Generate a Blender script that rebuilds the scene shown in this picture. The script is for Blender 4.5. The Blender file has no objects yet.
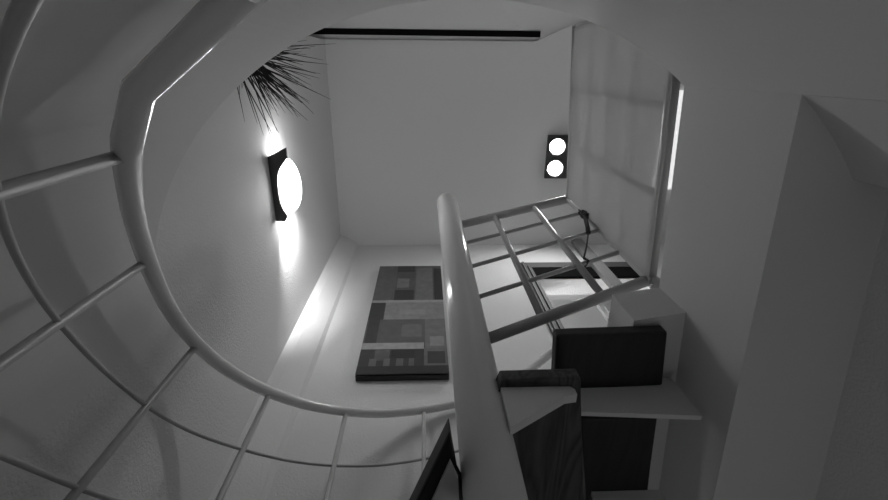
import bpy, bmesh, math, random
from mathutils import Vector, Matrix
random.seed(7)
S = bpy.context.scene
C = S.collection
EYE = 1.65                    # camera height above the lower floor; every height below is z(h) = h + EYE
PI = math.pi

# ------------------------------------------------------------------ camera, world, exposure
cam_d = bpy.data.cameras.new('camera')
cam = bpy.data.objects.new('camera', cam_d); C.objects.link(cam)
FPX = 450.0
cam_d.sensor_fit = 'HORIZONTAL'; cam_d.sensor_width = 36.0
cam_d.lens = FPX / 888.0 * 36.0
cam_d.clip_start = 0.01; cam_d.clip_end = 60
Zc = Vector((-19, -183, 450)).normalized()          # world up seen by the camera (x right, y down, z forward)
Xc = Vector((11236, -60, 450)); Xc = (Xc - Zc * Xc.dot(Zc)).normalized()
Yc = Zc.cross(Xc)
# rows of the camera->world rotation: world axis i dotted with camera right / up / back
R = Matrix(((Xc.x, -Xc.y, -Xc.z), (Yc.x, -Yc.y, -Yc.z), (Zc.x, -Zc.y, -Zc.z)))
cam.matrix_world = Matrix.Translation((0, 0, EYE)) @ R.to_4x4()
S.camera = cam

w = bpy.data.worlds.new('world'); S.world = w; w.use_nodes = True
w.node_tree.nodes['Background'].inputs[0].default_value = (1, 1, 1, 1)
w.node_tree.nodes['Background'].inputs[1].default_value = 0.0

S.view_settings.view_transform = 'Standard'; S.view_settings.look = 'None'
S.view_settings.gamma = 1.0; S.view_settings.use_curve_mapping = False
S.view_settings.exposure = -0.2
SCONCE_W = 3.2; SPOT_W = 15.0; PANEL_E = 0.8; HALL_W = 17.0; UP_W = 7.0; LOW_W = 2.8; BEAM_W = 34.0

# ------------------------------------------------------------------ materials
def mat(name, v, rough=0.6, bump=0.0, bscale=60.0, var=0.0, vscale=3.0, spec=0.5, coat=0.0):
    m = bpy.data.materials.new(name); m.use_nodes = True
    nt = m.node_tree; N = nt.nodes; L = nt.links
    b = N['Principled BSDF']
    b.inputs['Base Color'].default_value = (v, v, v, 1)
    b.inputs['Roughness'].default_value = rough
    b.inputs['Specular IOR Level'].default_value = spec
    b.inputs['Coat Weight'].default_value = coat
    tc = N.new('ShaderNodeTexCoord')
    if var > 0:
        n = N.new('ShaderNodeTexNoise'); n.inputs['Scale'].default_value = vscale; n.inputs['Detail'].default_value = 4
        mr = N.new('ShaderNodeMapRange'); mr.inputs['To Min'].default_value = v * (1 - var); mr.inputs['To Max'].default_value = v * (1 + var)
        L.new(tc.outputs['Object'], n.inputs['Vector']); L.new(n.outputs['Fac'], mr.inputs['Value'])
        L.new(mr.outputs['Result'], b.inputs['Base Color'])
    if bump > 0:
        n = N.new('ShaderNodeTexNoise'); n.inputs['Scale'].default_value = bscale; n.inputs['Detail'].default_value = 5
        bp = N.new('ShaderNodeBump'); bp.inputs['Strength'].default_value = bump; bp.inputs['Distance'].default_value = 0.004
        L.new(tc.outputs['Object'], n.inputs['Vector']); L.new(n.outputs['Fac'], bp.inputs['Height'])
        L.new(bp.outputs['Normal'], b.inputs['Normal'])
    return m

def emit(name, e, v=1.0):
    m = bpy.data.materials.new(name); m.use_nodes = True
    b = m.node_tree.nodes['Principled BSDF']
    b.inputs['Base Color'].default_value = (.9, .9, .9, 1)
    b.inputs['Emission Color'].default_value = (v, v, v, 1); b.inputs['Emission Strength'].default_value = e
    return m

def wood(name, dark, light, scale=1.0, rot=0.0):
    m = bpy.data.materials.new(name); m.use_nodes = True
    nt = m.node_tree; N = nt.nodes; L = nt.links; b = N['Principled BSDF']
    tc = N.new('ShaderNodeTexCoord'); mp = N.new('ShaderNodeMapping')
    mp.inputs['Scale'].default_value = (7 * scale, 0.9 * scale, 7 * scale); mp.inputs['Rotation'].default_value = (0, 0, rot)
    n = N.new('ShaderNodeTexNoise'); n.inputs['Scale'].default_value = 1.6; n.inputs['Detail'].default_value = 2.0
    n.inputs['Distortion'].default_value = 0.6
    mul = N.new('ShaderNodeMath'); mul.operation = 'MULTIPLY'; mul.inputs[1].default_value = 9.0
    fr = N.new('ShaderNodeMath'); fr.operation = 'PINGPONG'; fr.inputs[1].default_value = 0.5
    fine = N.new('ShaderNodeTexNoise'); fine.inputs['Scale'].default_value = 14.0; fine.inputs['Detail'].default_value = 3
    add = N.new('ShaderNodeMath'); add.operation = 'MULTIPLY_ADD'; add.inputs[1].default_value = 0.5
    rp = N.new('ShaderNodeMapRange'); rp.inputs['From Min'].default_value = .1; rp.inputs['From Max'].default_value = .75
    rp.inputs['To Min'].default_value = dark; rp.inputs['To Max'].default_value = light
    L.new(tc.outputs['Object'], mp.inputs['Vector'])
    L.new(mp.outputs['Vector'], n.inputs['Vector']); L.new(mp.outputs['Vector'], fine.inputs['Vector'])
    L.new(n.outputs['Fac'], mul.inputs[0]); L.new(mul.outputs[0], fr.inputs[0])
    L.new(fine.outputs['Fac'], add.inputs[0]); L.new(fr.outputs[0], add.inputs[2])
    L.new(add.outputs[0], rp.inputs['Value']); L.new(rp.outputs['Result'], b.inputs['Base Color'])
    b.inputs['Roughness'].default_value = 0.55
    return m

M = {}
M['wall'] = mat('wall_plaster', .72, .75, bump=.5, bscale=140, spec=.3)
M['smooth'] = mat('smooth_plaster', .70, .8, bump=.06, bscale=60, var=.03, spec=.25)
M['rough'] = mat('rough_plaster', .80, .9, bump=.7, bscale=150, spec=.2)
M['ceil'] = mat('ceiling_paint', .72, .8, bump=.05, bscale=90, spec=.25)
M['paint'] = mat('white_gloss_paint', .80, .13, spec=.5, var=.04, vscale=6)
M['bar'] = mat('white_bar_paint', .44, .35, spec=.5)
M['plate'] = mat('white_steel_plate', .72, .5, spec=.4)
M['wood'] = wood('dark_stained_wood', .002, .010)
M['woodg'] = wood('dark_grained_wood', .004, .07, scale=1.2)
M['black'] = mat('black_metal', .012, .45)
M['dark'] = mat('dark_metal', .05, .35)
M['matte'] = mat('matte_black_board', .006, .85, spec=.05)
M['casing2'] = mat('grey_post_paint', .2, .5)
M['casing'] = mat('grey_casing', .09, .55, spec=.3)
M['white'] = mat('white_paint', .8, .5)
M['floor'] = mat('floor_tile', .6, .5, var=.15)
M['steel'] = mat('brushed_steel', .25, .3)
M['pot'] = mat('pot_glaze', .25, .4)
M['soil'] = mat('soil', .03, .95, bump=.8)
M['leaf'] = mat('dry_leaf', .03, .6, var=.3, vscale=20)
M['glow'] = emit('lamp_glass_glow', 14)
M['bulb'] = emit('spot_bulb_glow', 30)
M['panel'] = emit('ceiling_panel_glow', PANEL_E)
M['cord'] = mat('dark_cord', .06, .8)

def sheet_mat():
    m = bpy.data.materials.new('translucent_plastic_sheet'); m.use_nodes = True
    nt = m.node_tree; N = nt.nodes; L = nt.links
    for n in list(N): N.remove(n)
    out = N.new('ShaderNodeOutputMaterial')
    dif = N.new('ShaderNodeBsdfDiffuse'); dif.inputs[0].default_value = (.88, .88, .88, 1)
    tra = N.new('ShaderNodeBsdfTranslucent'); tra.inputs[0].default_value = (.92, .92, .92, 1)
    tr = N.new('ShaderNodeBsdfTransparent'); tr.inputs[0].default_value = (.9, .9, .9, 1)
    gl = N.new('ShaderNodeBsdfGlossy'); gl.inputs['Roughness'].default_value = .16
    gl.inputs[0].default_value = (.8, .8, .8, 1)
    tc = N.new('ShaderNodeTexCoord'); no = N.new('ShaderNodeTexNoise'); no.inputs['Scale'].default_value = 7
    bp = N.new('ShaderNodeBump'); bp.inputs['Strength'].default_value = .35; bp.inputs['Distance'].default_value = .01
    L.new(tc.outputs['Object'], no.inputs['Vector']); L.new(no.outputs['Fac'], bp.inputs['Height'])
    L.new(bp.outputs['Normal'], gl.inputs['Normal'])
    m1 = N.new('ShaderNodeMixShader'); m1.inputs[0].default_value = .7
    m2 = N.new('ShaderNodeMixShader'); m2.inputs[0].default_value = .42
    m3 = N.new('ShaderNodeMixShader'); m3.inputs[0].default_value = .1
    L.new(dif.outputs[0], m1.inputs[1]); L.new(tra.outputs[0], m1.inputs[2])
    L.new(m1.outputs[0], m2.inputs[1]); L.new(tr.outputs[0], m2.inputs[2])
    L.new(m2.outputs[0], m3.inputs[1]); L.new(gl.outputs[0], m3.inputs[2])
    L.new(m3.outputs[0], out.inputs[0])
    return m
M['sheet'] = sheet_mat()

# ------------------------------------------------------------------ helpers (heights h are relative to the eye)
def P(x, y, h): return Vector((x, y, h + EYE))

def link(name, bm, m, parent=None, smooth=False, kind=None):
    me = bpy.data.meshes.new(name)
    bmesh.ops.recalc_face_normals(bm, faces=bm.faces)
    bm.to_mesh(me); bm.free()
    for mm in (m if isinstance(m, list) else [m]): me.materials.append(mm)
    if smooth:
        for p in me.polygons: p.use_smooth = True
    o = bpy.data.objects.new(name, me); C.objects.link(o)
    if parent is not None:
        o.parent = parent; o.matrix_parent_inverse = Matrix.Translation(-parent.location)
    if kind: o['kind'] = kind
    return o

def tag(o, label, cat, group=None):
    o['label'] = label; o['category'] = cat
    if group: o['group'] = group
    return o

def thing(name, loc, label, cat, group=None):
    o = bpy.data.objects.new(name, None); C.objects.link(o); o.location = loc
    o.empty_display_size = .05
    return tag(o, label, cat, group)

def box(bm, x0, x1, y0, y1, h0, h1, mi=0):
    v = [bm.verts.new(P(x, y, h)) for h in (h0, h1) for x, y in ((x0, y0), (x1, y0), (x1, y1), (x0, y1))]
    for f in ((0, 1, 2, 3), (4, 5, 6, 7), (0, 1, 5, 4), (1, 2, 6, 5), (2, 3, 7, 6), (3, 0, 4, 7)):
        bm.faces.new([v[i] for i in f]).material_index = mi
    return bm

def prism(bm, pts, h0, h1):
    a = [bm.verts.new(P(x, y, h0)) for x, y in pts]; b = [bm.verts.new(P(x, y, h1)) for x, y in pts]
    n = len(pts)
    bm.faces.new(a); bm.faces.new(b)
    for i in range(n): bm.faces.new((a[i], a[(i + 1) % n], b[(i + 1) % n], b[i]))
    return bm

def slab3(bm, pts, off):
    """a flat polygon of 3-D points thickened by the vector off"""
    a = [bm.verts.new(p) for p in pts]; b = [bm.verts.new(p + off) for p in pts]
    n = len(pts); bm.faces.new(a); bm.faces.new(b)
    for i in range(n): bm.faces.new((a[i], a[(i + 1) % n], b[(i + 1) % n], b[i]))
    return bm

def tube(bm, pts, r, seg=12, cap=True):
    pts = [Vector(p) for p in pts]; rings = []
    up = None
    for i, p in enumerate(pts):
        t = (pts[min(i + 1, len(pts) - 1)] - pts[max(i - 1, 0)]).normalized()
        if up is None:
            up = Vector((0, 0, 1)) if abs(t.z) < .9 else Vector((1, 0, 0))
        s = t.cross(up).normalized(); up = s.cross(t).normalized()
        rr = r[i] if isinstance(r, (list, tuple)) else r
        rings.append([bm.verts.new(p + (s * math.cos(2 * PI * k / seg) + up * math.sin(2 * PI * k / seg)) * rr) for k in range(seg)])
    for a, b in zip(rings, rings[1:]):
        for k in range(seg): bm.faces.new((a[k], a[(k + 1) % seg], b[(k + 1) % seg], b[k]))
    if cap: bm.faces.new(rings[0]); bm.faces.new(rings[-1])
    return bm

def lathe(bm, prof, center, seg=24, axis='Z'):
    rings = []
    for r, t in prof:
        ring = []
        for k in range(seg):
            a = 2 * PI * k / seg
            ring.append(bm.verts.new(center + Vector((r * math.cos(a), r * math.sin(a), t))))
        rings.append(ring)
    for a, b in zip(rings, rings[1:]):
        for k in range(seg): bm.faces.new((a[k], a[(k + 1) % seg], b[(k + 1) % seg], b[k]))
    bm.faces.new(rings[0]); bm.faces.new(rings[-1])
    return bm

def bevel(bm, w, seg=2):
    bmesh.ops.bevel(bm, geom=list(bm.edges), offset=w, segments=seg, affect='EDGES', profile=.5)
    return bm

NB = bmesh.new

# ------------------------------------------------------------------ plan dimensions
CX, CY = .105, .62            # axis of the round stairwell
RW = .79                      # radius of the round wall
FLOOR = 1.035; SOFFIT = .70; CEIL = 3.45; XL = -.69; YF = 1.36
BACK = -1.5; RIGHT = 2.6; LOW = -EYE; XR = -1.05
def arc(r, a0, a1, n):
    return [(CX + r * math.cos(math.radians(a0 + (a1 - a0) * i / n)), CY + r * math.sin(math.radians(a0 + (a1 - a0) * i / n))) for i in range(n + 1)]
def face_x(y): return .573 + .08 * (y - .05)     # the slanting side face of the floor opening

# ------------------------------------------------------------------ structure
def struct(name, bm, m, smooth=False): return link(name, bm, m, None, smooth, 'structure')

# round wall: from the left wall round behind the viewer to the slab's side face; below the slab it runs on a little
def rw(th):
    for (a, ra), (b, rb) in zip(RT, RT[1:]):
        if a <= th <= b: return ra + (rb - ra) * (th - a) / (b - a)
RT = [(179, .79), (200, .785), (228, .766), (250, .757), (265, .75), (311, .75)]
def warc(a0, a1, n, d=0.): return [arc(rw(a0 + (a1 - a0) * i / n) + d, a0 + (a1 - a0) * i / n, 0, 1)[0] for i in range(n + 1)]
ring = warc(180, 308.5, 80) + [(.63, .0)] + list(reversed(arc(RW + .12, 180, 309.5, 60)))
struct('wall_round', prism(NB(), ring, LOW, FLOOR), M['smooth'])
o = bpy.data.objects['wall_round']
ring2 = arc(RW - .04, 308.6, 322.5, 10) + [(.69, .12), (.72, -.02), (.62, -.06)]
struct('wall_round_lower', prism(NB(), ring2, LOW, SOFFIT), M['smooth'])

# upper floor slab with its round and straight opening
slab = [(RIGHT, YF), (face_x(YF), YF), (face_x(.034), .034)] + list(reversed(warc(229, 308, 40, .008))) + [(XL, .045), (XL, -.165), (XR, -.165), (XR, BACK), (RIGHT, BACK)]
struct('floor_upper', prism(NB(), slab, SOFFIT, FLOOR), M['smooth'])
land = [(face_x(.53), .53), (.49, .55), (.49, YF), (face_x(YF), YF)]
struct('floor_landing', prism(NB(), land, .904, FLOOR), M['smooth'])

# the left wall steps back behind the stairwell
bm = NB(); box(bm, XR - .1, XL, -.165, YF + .1, LOW, CEIL + .1); box(bm, XR - .1, XR, BACK, -.165, LOW, CEIL + .1)
struct('wall_left', bm, M['wall'])
# front wall with the doorway
DX0, DX1, DH = .767, 1.50, 2.79
bm = NB()
box(bm, XL - .15, DX0, YF, YF + .12, LOW, CEIL + .1)
box(bm, DX1, RIGHT, YF, YF + .12, LOW, CEIL + .1)
box(bm, DX0, DX1, YF, YF + .12, DH, CEIL + .1)
box(bm, DX0, DX1, YF, YF + .12, LOW, FLOOR)
struct('wall_front', bm, M['wall'])
# shallow corner pier between left wall and front wall
bm = NB(); prism(bm, [(XL, 1.27), (XL + .045, 1.285), (-.56, YF - .022), (-.545, YF), (XL, YF)], LOW, CEIL)
struct('trim_1', bm, M['wall'])
bm = NB(); box(bm, XR, RIGHT, BACK - .1, BACK, LOW, CEIL + .1); struct('wall_back', bm, M['wall'])
bm = NB(); box(bm, RIGHT, RIGHT + .1, BACK, YF + .12, LOW, CEIL + .1); struct('wall_right', bm, M['wall'])
struct('wall_lower_right', prism(NB(), [(.765, .12), (.95, 1.36), (1.05, 1.36), (.865, .12)], LOW, SOFFIT), M['rough'])
bm = NB(); box(bm, XR, RIGHT, BACK, YF, LOW - .1, LOW); struct('floor_lower', bm, M['floor'])
# ceiling: flat over the stairwell, its rear edge cut at a slant, then dropping away as a sloped ceiling
flat = [(XR, -.17), (.78, -.175), (1.07, -.30), (RIGHT, -.30), (RIGHT, YF), (XL, YF)]
struct('ceiling', prism(NB(), flat, CEIL, CEIL + .1), M['ceil'])
bm = NB()
slab3(bm, [P(XR, -.17, CEIL + .02), P(.78, -.175, CEIL + .02), P(1.07, -.30, CEIL + .02), P(RIGHT, -.30, CEIL + .02), P(RIGHT, BACK, 2.55), P(XR, BACK, 2.55)], Vector((0, 0, .08)))
struct('ceiling_sloped', bm, M['ceil'])

# room behind the doorway
bm = NB(); box(bm, .3, 2.4, 1.87, 1.97, FLOOR, CEIL + .1); struct('wall_hall', bm, M['white'])
bm = NB(); box(bm, .3, 2.4, YF + .12, 1.87, CEIL - .02, CEIL + .1); struct('ceiling_hall', bm, M['ceil'])
bm = NB(); box(bm, .3, 2.4, YF + .12, 1.97, FLOOR - .1, FLOOR); struct('floor_hall', bm, M['white'])
bm = NB(); box(bm, .2, .3, YF + .12, 1.97, FLOOR, CEIL + .1); struct('wall_hall_left', bm, M['white'])
bm = NB(); box(bm, 2.4, 2.5, YF + .12, 1.97, FLOOR, CEIL + .1); struct('wall_hall_right', bm, M['white'])

bm = NB(); box(bm, 1.205, 1.29, YF - .055, YF - .021, FLOOR, CEIL); struct('trim_2', bm, M['casing2'])
# door casing of the front wall
d1 = bpy.data.objects.new('door_1', None); C.objects.link(d1); d1.location = P(DX0, YF, FLOOR); d1['kind'] = 'structure'
bm = NB()
box(bm, DX0 - .075, DX0, YF - .02, YF, FLOOR, 3.04)
box(bm, DX0 - .06, DX0 - .045, YF - .032, YF - .02, FLOOR, 3.03)
box(bm, DX0 - .028, DX0 - .012, YF - .032, YF - .02, FLOOR, 2.97)
link('jamb', bm, M['casing'], d1)
bm = NB(); box(bm, DX1, DX1 + .075, YF - .02, YF, FLOOR, 3.04); link('jamb', bm, M['casing'], d1)
bm = NB(); box(bm, DX0 - .075, DX1 + .075, YF - .0205, YF, 2.955, 3.04); link('head_casing', bm, M['casing'], d1)
bm = NB(); box(bm, DX0 - .02, DX1, YF - .018, YF + .12, 2.80, 2.955); link('header_board', bm, M['matte'], d1)

# ------------------------------------------------------------------ spiral staircase
PX, PY, PR = .112, .66, .053
HR = [(262, .345), (255, .375), (247, .419), (241.4, .451), (234.8, .501), (226.4, .603), (216, .718), (200.4, .861), (172.7, 1.042), (148.9, 1.201), (125.1, 1.352), (99.5, 1.49), (90.5, 1.522), (56, 1.645), (46, 1.68)]
RH = .71
def hr_h(th):
    for (a, ha), (b, hb) in zip(HR, HR[1:]):
        if b <= th <= a: return ha + (hb - ha) * (a - th) / (a - b)
    return HR[0][1] - (th - HR[0][0]) * .0045 if th > HR[0][0] else HR[-1][1]
def smooth_h(th): return sum(hr_h(th + d) for d in (-7, -3.5, 0, 3.5, 7)) / 5
def on_helix(th, dh=0., r=RH): return P(CX + r * math.cos(math.radians(th)), CY + r * math.sin(math.radians(th)), smooth_h(th) + dh)
st = thing('spiral_staircase', P(PX, PY, LOW), 'white steel spiral staircase with dark wooden treads round a central column', 'staircase')
# column with a rounded top
bm = NB(); lathe(bm, [(PR, LOW + .002), (PR, 2.285), (PR * .93, 2.305), (PR * .7, 2.322), (PR * .35, 2.33), (.002, 2.332)], P(PX, PY, 0), 32)
link('column', bm, M['paint'], st, True)
head = [P(-.105, -.098, .462), P(-.177, -.060, .49), P(-.245, -.019, .52), P(-.322, .028, .55)]
tube(b := NB(), head + [on_helix(229 - i * 2.0) for i in range(92)], .0176, 16); link('handrail', b, M['paint'], st, True)
MID = [(270, .06), (255, .175), (243.9, .261), (221, .454), (202.5, .604), (190.4, .696), (175.6, .793), (163.1, .868), (151.7, .951), (124.7, 1.106), (97.6, 1.243), (46, 1.43)]
def mid_h(th):
    for (a, ha), (b, hb) in zip(MID, MID[1:]):
        if b <= th <= a: return ha + (hb - ha) * (a - th) / (a - b)
def mid_p(th, dh): return P(CX + RH * math.cos(math.radians(th)), CY + RH * math.sin(math.radians(th)), sum(mid_h(min(270, max(46, th + d))) for d in (-8, -4, 0, 4, 8)) / 5 + dh)
for dh in (0., -.205):
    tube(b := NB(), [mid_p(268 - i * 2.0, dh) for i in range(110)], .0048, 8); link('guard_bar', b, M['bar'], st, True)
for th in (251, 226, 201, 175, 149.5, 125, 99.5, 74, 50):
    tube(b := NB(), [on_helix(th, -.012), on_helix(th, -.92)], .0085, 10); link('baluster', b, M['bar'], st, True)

def plank(name, pts, h0, m, t=.04, grain=None):
    b = prism(NB(), pts, h0, h0 + t); bevel(b, .005, 2)
    return link(name, b, m, st)
# the treads that show, from the highest down
t1 = plank('tread', [(.297, .566), (.556, .560), (.573, .712), (.306, .722)], .868, M['wood'], .034)
t2 = plank('tread', [(.345, .73), (.522, .73), (.54, .96), (.545, 1.20), (.42, 1.24), (.385, .95)], .78, M['wood'])
t3 = plank('tread', [(.153, .594), (.319, .592), (.37, .945), (.41, 1.28), (.06, 1.32), (.11, .72), (.12, .66), (.15, .63)], .75, M['woodg'], .035)
t4 = plank('tread', [(.037, .545), (.044, .60), (.048, .66), (.08, .72), (.10, 1.32), (-.2, 1.19)], .56, M['wood'])
for k in range(5, 11):
    th = 99.5 + 25.4 * (k - 4); a = math.radians(th - 1); b_ = math.radians(th + 27)
    hh = smooth_h(th + 12) - .92
    u = lambda an, r, s=0: (PX + r * math.cos(an), PY + r * math.sin(an))
    plank('tread', [u(a, .06), u(a, .66), u((a + b_) / 2, .68), u(b_, .66), u(b_, .06)], hh, M['wood'])
# white risers, brackets under the treads
b = NB(); slab3(b, [P(.30, .715, .902), P(.612, .715, .902), P(.614, .715, .768), P(.30, .715, .792)], Vector((0, .012, 0))); link('riser', b, M['plate'], st)
b = NB(); box(b, .40, .57, .955, .967, .69, .78); link('riser', b, M['plate'], st)
# tapering cantilever bracket carrying the grained tread
b = NB(); slab3(b, [P(.153, .612, .7495), P(.297, .612, .7495), P(.305, .612, .74), P(.305, .612, .724), P(.28, .612, .72), P(.153, .612, .637)], Vector((0, .02, 0)))
br = link('bracket', b, M['plate'], t3)
b = NB(); prism(b, [(.038, .60), (.052, .64), (.055, .70), (.07, 1.0), (-.08, .96)], .553, .5595)
link('bracket', b, M['plate'], t4)

# ------------------------------------------------------------------ guard railing of the upper floor
rg = thing('landing_railing', P(.632, .55, FLOOR), 'white metal guard railing of upright and level bars round the floor opening', 'railing')
CT = (.638, .545)
def railA(t, k):     # k: 0 bottom .. 4 top ; t: 0 column .. 1 corner
    h0 = 1.03 + (1.99 - 1.03) * k / 4; h1 = 1.12 + (1.94 - 1.12) * k / 4
    return P(.15 + (CT[0] - .15) * t, .685 + (CT[1] - .685) * t, h0 + (h1 - h0) * t)
def railB(t, k):     # t: 0 corner .. 1 rear end
    return P(CT[0] - .006 + .018 * k / 4 - .055 * t, CT[1] - .70 * t, 1.12 + (1.94 - 1.12) * k / 4)
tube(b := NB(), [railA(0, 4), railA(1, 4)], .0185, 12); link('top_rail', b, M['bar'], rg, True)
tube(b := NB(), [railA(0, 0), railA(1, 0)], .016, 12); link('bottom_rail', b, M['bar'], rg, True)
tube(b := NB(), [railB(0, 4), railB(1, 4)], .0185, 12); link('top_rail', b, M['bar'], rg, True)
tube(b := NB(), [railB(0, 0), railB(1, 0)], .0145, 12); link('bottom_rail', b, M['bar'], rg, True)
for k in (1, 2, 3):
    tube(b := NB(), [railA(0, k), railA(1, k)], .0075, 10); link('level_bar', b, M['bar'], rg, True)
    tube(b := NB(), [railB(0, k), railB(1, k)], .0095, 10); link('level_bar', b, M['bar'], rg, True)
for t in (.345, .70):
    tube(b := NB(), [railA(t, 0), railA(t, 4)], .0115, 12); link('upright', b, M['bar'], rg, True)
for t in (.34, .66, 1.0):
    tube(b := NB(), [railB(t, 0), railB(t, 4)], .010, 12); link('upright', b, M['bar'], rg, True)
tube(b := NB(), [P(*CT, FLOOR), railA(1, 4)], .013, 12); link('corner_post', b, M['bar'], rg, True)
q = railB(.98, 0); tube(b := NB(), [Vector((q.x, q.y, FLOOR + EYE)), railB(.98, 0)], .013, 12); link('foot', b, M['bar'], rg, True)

# plastic sheet tied to the inner side of the railing
b = NB(); n, mm = 40, 26; g = []
for i in range(n + 1):
    row = []
    for j in range(mm + 1):
        t = i / n; k = j / mm * 4
        p = railB(t * 1.0 - .01, k * 1.03 - .10)
        p.x -= .0135 + .002 * math.sin(9 * t + 3 * math.sin(k * 1.7)) + .0012 * math.sin(23 * t + k * 2.2)
        row.append(b.verts.new(p))
    g.append(row)
for i in range(n):
    for j in range(mm): b.faces.new((g[i][j], g[i + 1][j], g[i + 1][j + 1], g[i][j + 1]))
sh = link('plastic_sheet', b, M['sheet'], None, True)
md = sh.modifiers.new('thickness', 'SOLIDIFY'); md.thickness = .0015
tag(sh, 'clear plastic sheet stretched along the inside of the white guard railing', 'plastic sheet')
# knotted cord at the corner
b = NB(); q = railA(.962, 2.62) + Vector((0, -.022, 0))
kn = []
for i in range(60):
    a = i / 59 * 6 * PI
    kn.append(q + Vector((.012 * math.cos(a) + .004 * math.cos(2.3 * a), .010 * math.sin(a), .022 * math.sin(a * .77 + .6))))
tube(b, kn, .0042, 6)
off = Vector((0, -.016, 0))
tube(b, [railA(.97, 3) + off, q], .004, 6)
tube(b, [q, railA(.915, 2.1) + off, railA(.885, 1.85) + off], .0085, 8)
tube(b, [railA(.885, 1.85) + off, railA(.80, 1.35) + off * 1.2, railA(.735, 1.03) + off], .0032, 6)
tube(b, [railA(.735, 1.03) + off, railA(.735, .97) + off + Vector((.012, .004, 0)), railA(.745, 1.0) - off * .8], .0045, 6)
tag(link('knotted_cord', b, M['cord'], None, True), 'dark knotted cord hanging from a level bar at the railing corner', 'cord')

# ------------------------------------------------------------------ wall lamp
SY0, SY1, SH = .37, .665, 2.0
sc_ = thing('wall_lamp', P(XL, (SY0 + SY1) / 2, SH), 'lit wall lamp with dark bracket and glowing glass on the left wall', 'lamp')
inner = []
for i in range(13):
    t = i / 12
    inner.append((XL + .028 + .02 * abs(2 * t - 1) ** 3 - .0, SY1 - .035 - (SY1 - SY0 - .085) * t))
pts = [(XL + .001, SY0), (XL + .085, SY0 - .04), (XL + .085, SY0 + .005)] + list(reversed(inner)) + [(XL + .055, SY1 - .02), (XL + .04, SY1 + .005), (XL + .001, SY1)]
link('bracket', prism(NB(), pts, SH, SH + .012), M['dark'], sc_)
b = NB(); n1, n2 = 20, 10; rows = []
for i in range(n1 + 1):
    t = i / n1; y = SY0 + .03 + (SY1 - SY0 - .05) * t; rad = .05 * math.sqrt(max(.02, 1 - (2 * t - 1) ** 2 * .9)) + .012
    rows.append([b.verts.new(P(XL + .022 + rad * 1.25 * math.sin(PI * .5 * j / n2 * 1.0), y, SH + .055 + .055 * j / n2 - .03 * math.cos(PI * .5 * j / n2))) for j in range(n2 + 1)])
for i in range(n1):
    for j in range(n2): b.faces.new((rows[i][j], rows[i + 1][j], rows[i + 1][j + 1], rows[i][j + 1]))
gs = link('glass_shade', b, M['glow'], sc_, True); gs.modifiers.new('t', 'SOLIDIFY').thickness = .004
b = NB(); box(b, XL, XL + .02, SY0 + .08, SY1 - .08, SH + .012, SH + .09); link('back_plate', b, M['dark'], sc_)
def light(name, kind, loc, energy, parent=None, size=.05, rot=None, **kw):
    l = bpy.data.lights.new(name, kind); l.energy = energy
    if kind in ('POINT', 'SPOT'): l.shadow_soft_size = size
    for k, v in kw.items(): setattr(l, k, v)
    o = bpy.data.objects.new(name, l); C.objects.link(o); o.location = loc
    if rot is not None: o.rotation_euler = rot
    if parent is not None: o.parent = parent; o.matrix_parent_inverse = Matrix.Translation(-parent.location)
    return o
for yy in (SY0 + .0, SY1 - .0):
    light('lamp_light', 'POINT', P(XL + .065, yy, SH + .10), SCONCE_W / 2, sc_, .03)

light('lamp_beam', 'SPOT', P(XL + .045, SY1 - .02, SH + .10), BEAM_W, sc_, .006, Vector((-.62, .72, .24)).to_track_quat('-Z', 'Y').to_euler(), spot_size=math.radians(116), spot_blend=.7)

# ------------------------------------------------------------------ twin ceiling spotlight
cl = thing('ceiling_spotlight', P(1.01, .63, CEIL), 'twin ceiling spotlight with two lit bulbs on a dark plate', 'lamp')
x0, x1, y0, y1 = .925, 1.10, .465, .795
b = NB(); box(b, x0, x1, y0, y1, CEIL - .03, CEIL); bevel(b, .004); link('plate', b, M['dark'], cl)
for yy in (.548, .712):
    b = NB(); lathe(b, [(.066, 0), (.07, -.02), (.062, -.03), (.058, -.01), (.05, -.004)], P(.995, yy, CEIL - .028), 28); h_ = link('lamp_ring', b, M['dark'], cl, True)
    b = NB(); lathe(b, [(.056, -.008), (.052, -.03), (.036, -.046), (.004, -.052)], P(.995, yy, CEIL - .028), 28); link('bulb', b, M['bulb'], cl, True)
    light('bulb_light', 'SPOT', P(.995, yy, CEIL - .11), SPOT_W, cl, .045, (.5, .25, 0), spot_size=math.radians(140), spot_blend=.9)

# luminous ceiling panel of the room on the right
b = NB(); box(b, 1.80, 2.10, .14, .88, CEIL - .025, CEIL - .003)
pl = link('ceiling_panel', b, M['panel'], None); tag(pl, 'bright narrow ceiling light panel seen past the foot of the railing', 'lamp')

# unseen lamp placed beside the doorway to light the room behind it
hl = thing('unseen_hall_lamp', P(.46, 1.6, FLOOR), 'unseen white globe floor lamp added to light the room behind the doorway', 'lamp')
b = NB(); lathe(b, [(.1, .001), (.1, .015), (.012, .025), (.01, .68), (.02, .70)], P(.46, 1.6, FLOOR), 24); link('stand', b, M['black'], hl, True)
b = NB(); lathe(b, [(.02, .70), (.06, .73), (.075, .78), (.06, .83), (.003, .85)], P(.46, 1.6, FLOOR), 24); link('globe', b, M['panel'], hl, True)
light('unseen_hall_light', 'POINT', P(.50, 1.58, FLOOR + .96), HALL_W, hl, .06)

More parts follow.
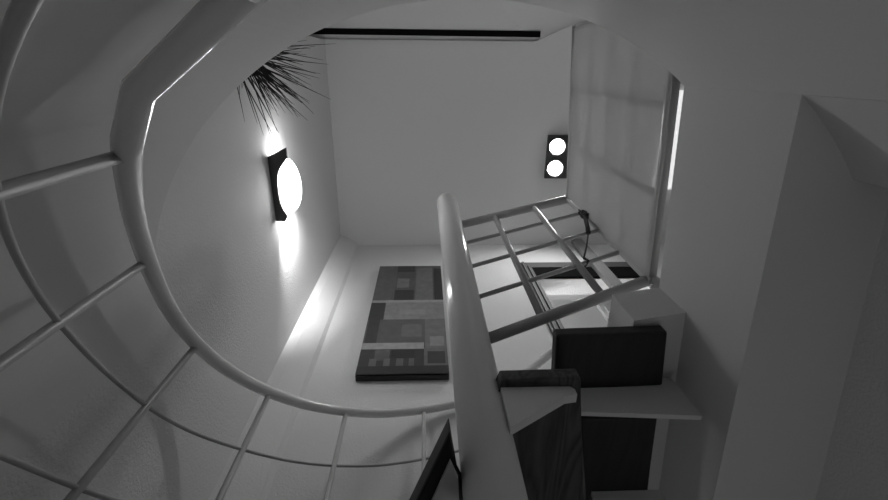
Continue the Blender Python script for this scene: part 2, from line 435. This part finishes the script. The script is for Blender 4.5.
# unseen floor lamp added behind the stairwell to brighten the sloped ceiling
ul = thing('added_uplighter', P(.75, -1.05, FLOOR), 'unseen slim black floor lamp added to brighten the sloped ceiling', 'lamp')
b = NB(); lathe(b, [(.12, .001), (.12, .02), (.012, .03), (.012, 1.0), (.03, 1.02)], P(.75, -1.05, FLOOR), 24); link('stand', b, M['black'], ul, True)
b = NB(); lathe(b, [(.03, 1.02), (.12, 1.10), (.115, 1.10), (.02, 1.03)], P(.75, -1.05, FLOOR), 24); link('bowl', b, M['black'], ul, True)
light('added_uplighter_light', 'SPOT', P(.75, -1.05, FLOOR + 1.10), UP_W, ul, .05, (PI + .35, 0, 0), spot_size=math.radians(150), spot_blend=.4)

# unseen globe lamp added on the lower floor to brighten soffit and lower walls
fl = thing('added_globe_lamp', P(.52, 1.0, LOW), 'unseen white globe lamp added under the stairs to brighten the soffit', 'lamp')
b = NB(); lathe(b, [(.1, .001), (.1, .015), (.02, .025), (.015, .2), (.03, .22)], P(.52, 1.0, LOW), 24); link('base', b, M['black'], fl, True)
b = NB(); lathe(b, [(.03, .22), (.09, .26), (.12, .34), (.09, .42), (.003, .46)], P(.52, 1.0, LOW), 24); link('globe', b, M['panel'], fl, True)
light('added_globe_light', 'POINT', P(.52, 1.0, LOW + .6), LOW_W, fl, .12)

# ------------------------------------------------------------------ painting
pa = thing('painting', P(-.35, YF - .02, 1.75), 'unframed abstract patchwork canvas of grey rectangles on the front wall', 'painting')
px0, px1, pz0, pz1 = -.330, .105, 1.722, 2.962
b = NB(); box(b, px0, px1, YF - .032, YF - .003, pz0, pz1); link('canvas', b, M['black'], pa)
pat = [(0, 1, 0, .30, .055), (0, .3, 0, .3, .065), (.3, .58, 0, .06, .035), (.36, .58, .06, .12, .05), (.32, .5, .12, .2, .11), (.3, .58, .22, .3, .03), (.6, .86, .02, .3, .085), (.88, 1, .03, .3, .02),
       (0, 1, .30, .325, .2), (0, .2, .325, .50, .035), (.2, 1, .325, .50, .135), (.4, .75, .40, .45, .16),
       (0, .74, .50, .71, .06), (.02, .16, .5, .71, .04), (.45, .7, .55, .66, .09), (.74, 1, .50, .76, .10), (.8, .97, .66, .74, .16),
       (0, .73, .71, .765, .22), (0, .73, .765, .965, .03), (.17, .34, .775, .9, .055), (.36, .62, .78, .87, .018), (.73, 1, .76, .965, .085), (.77, .97, .80, .94, .03),
       (.12, .2, .88, .965, .08), (.28, .35, .88, .965, .085), (.42, .5, .88, .965, .075), (.56, .62, .88, .965, .07), (0, 1, .965, 1, .012)]
VO = [0, .30, .325, .5, .71, .765, .965, 1]; VN = [0, .415, .44, .60, .79, .835, .95, 1]
def vmap(v):
    for a, b_, c, d in zip(VO, VO[1:], VN, VN[1:]):
        if a <= v <= b_: return c + (d - c) * (v - a) / (b_ - a)
b = NB(); mats = []; cols = {}
for i, (u0, u1, v0, v1, c) in enumerate(pat):
    if c not in cols:
        cols[c] = len(mats); mats.append(mat('canvas_grey', min(.5, c * 1.5 if c > .04 else c), .6, var=.35, vscale=25))
    y = YF - .0322 - .0003 * (i + 1)
    f = b.faces.new([b.verts.new(P(px0 + (px1 - px0) * u, y, pz1 + (pz0 - pz1) * vmap(v))) for u, v in ((u0, v0), (u1, v0), (u1, v1), (u0, v1))])
    f.material_index = cols[c]
link('painted_patches', b, mats, pa)

# ------------------------------------------------------------------ potted plant on the upper floor
pc = Vector((-.57, -.12, FLOOR + EYE))
pp = thing('potted_plant', pc, 'potted plant with thin spiky leaves hanging over the curved floor edge', 'plant')
b = NB(); lathe(b, [(.07, .001), (.085, .05), (.1, .2), (.105, .21), (.1, .21), (.092, .18)], pc, 28); link('pot', b, M['pot'], pp, True)
b = NB(); lathe(b, [(.09, .17), (.09, .185), (.002, .19)], pc, 20); link('soil', b, M['soil'], pp, True)
b = NB(); tube(b, [pc + Vector((0, 0, .18)), pc + Vector((.03, .03, .26)), pc + Vector((.07, .085, .33))], .012, 8); link('stem', b, M['leaf'], pp, True)
b = NB(); root = pc + Vector((.06, .085, .32))
for i in range(130):
    az = random.uniform(-PI, PI) if i < 30 else random.gauss(.45, .75); el = random.uniform(-.1, .9)
    d = Vector((math.cos(az) * math.cos(el), math.sin(az) * math.cos(el), math.sin(el)))
    ln = random.uniform(.14, .27) * (1.0 if d.x > 0 else .6); sag = random.uniform(.0, .05)
    s = root + Vector((random.uniform(-.02, .02), random.uniform(-.02, .02), random.uniform(-.04, .06)))
    pts = [s + d * ln * t + Vector((0, 0, -sag * t * t)) for t in (0, .25, .5, .75, 1)]
    for p_ in pts: p_.x = max(p_.x, XL + .01)
    tube(b, pts, [.0014, .0017, .0015, .001, .0004], 5)
link('leaves', b, M['leaf'], pp, True)

# ------------------------------------------------------------------ curtain track at the rear edge of the ceiling
b = NB(); box(b, XR + .005, .80, -.238, -.20, CEIL - .03, CEIL - .003)
tr = link('curtain_track', b, M['matte'], None); tag(tr, 'long black track along the rear edge of the ceiling', 'curtain track')

# ------------------------------------------------------------------ white door leaf in the room behind
dl = thing('interior_door', P(1.55, 1.85, FLOOR), 'white inner door with a dark handle seen through the doorway', 'door')
b = NB(); box(b, 1.44, 1.75, 1.835, 1.868, FLOOR + .005, 3.30); bevel(b, .004); link('leaf', b, M['white'], dl)
b = NB(); box(b, 1.475, 1.72, 1.82, 1.836, FLOOR + .1, 3.22); link('raised_panel', b, M['white'], dl)
b = NB(); box(b, 1.50, 1.53, 1.80, 1.82, 2.82, 2.98); box(b, 1.50, 1.60, 1.785, 1.80, 2.94, 2.965); link('handle', b, M['casing'], dl)
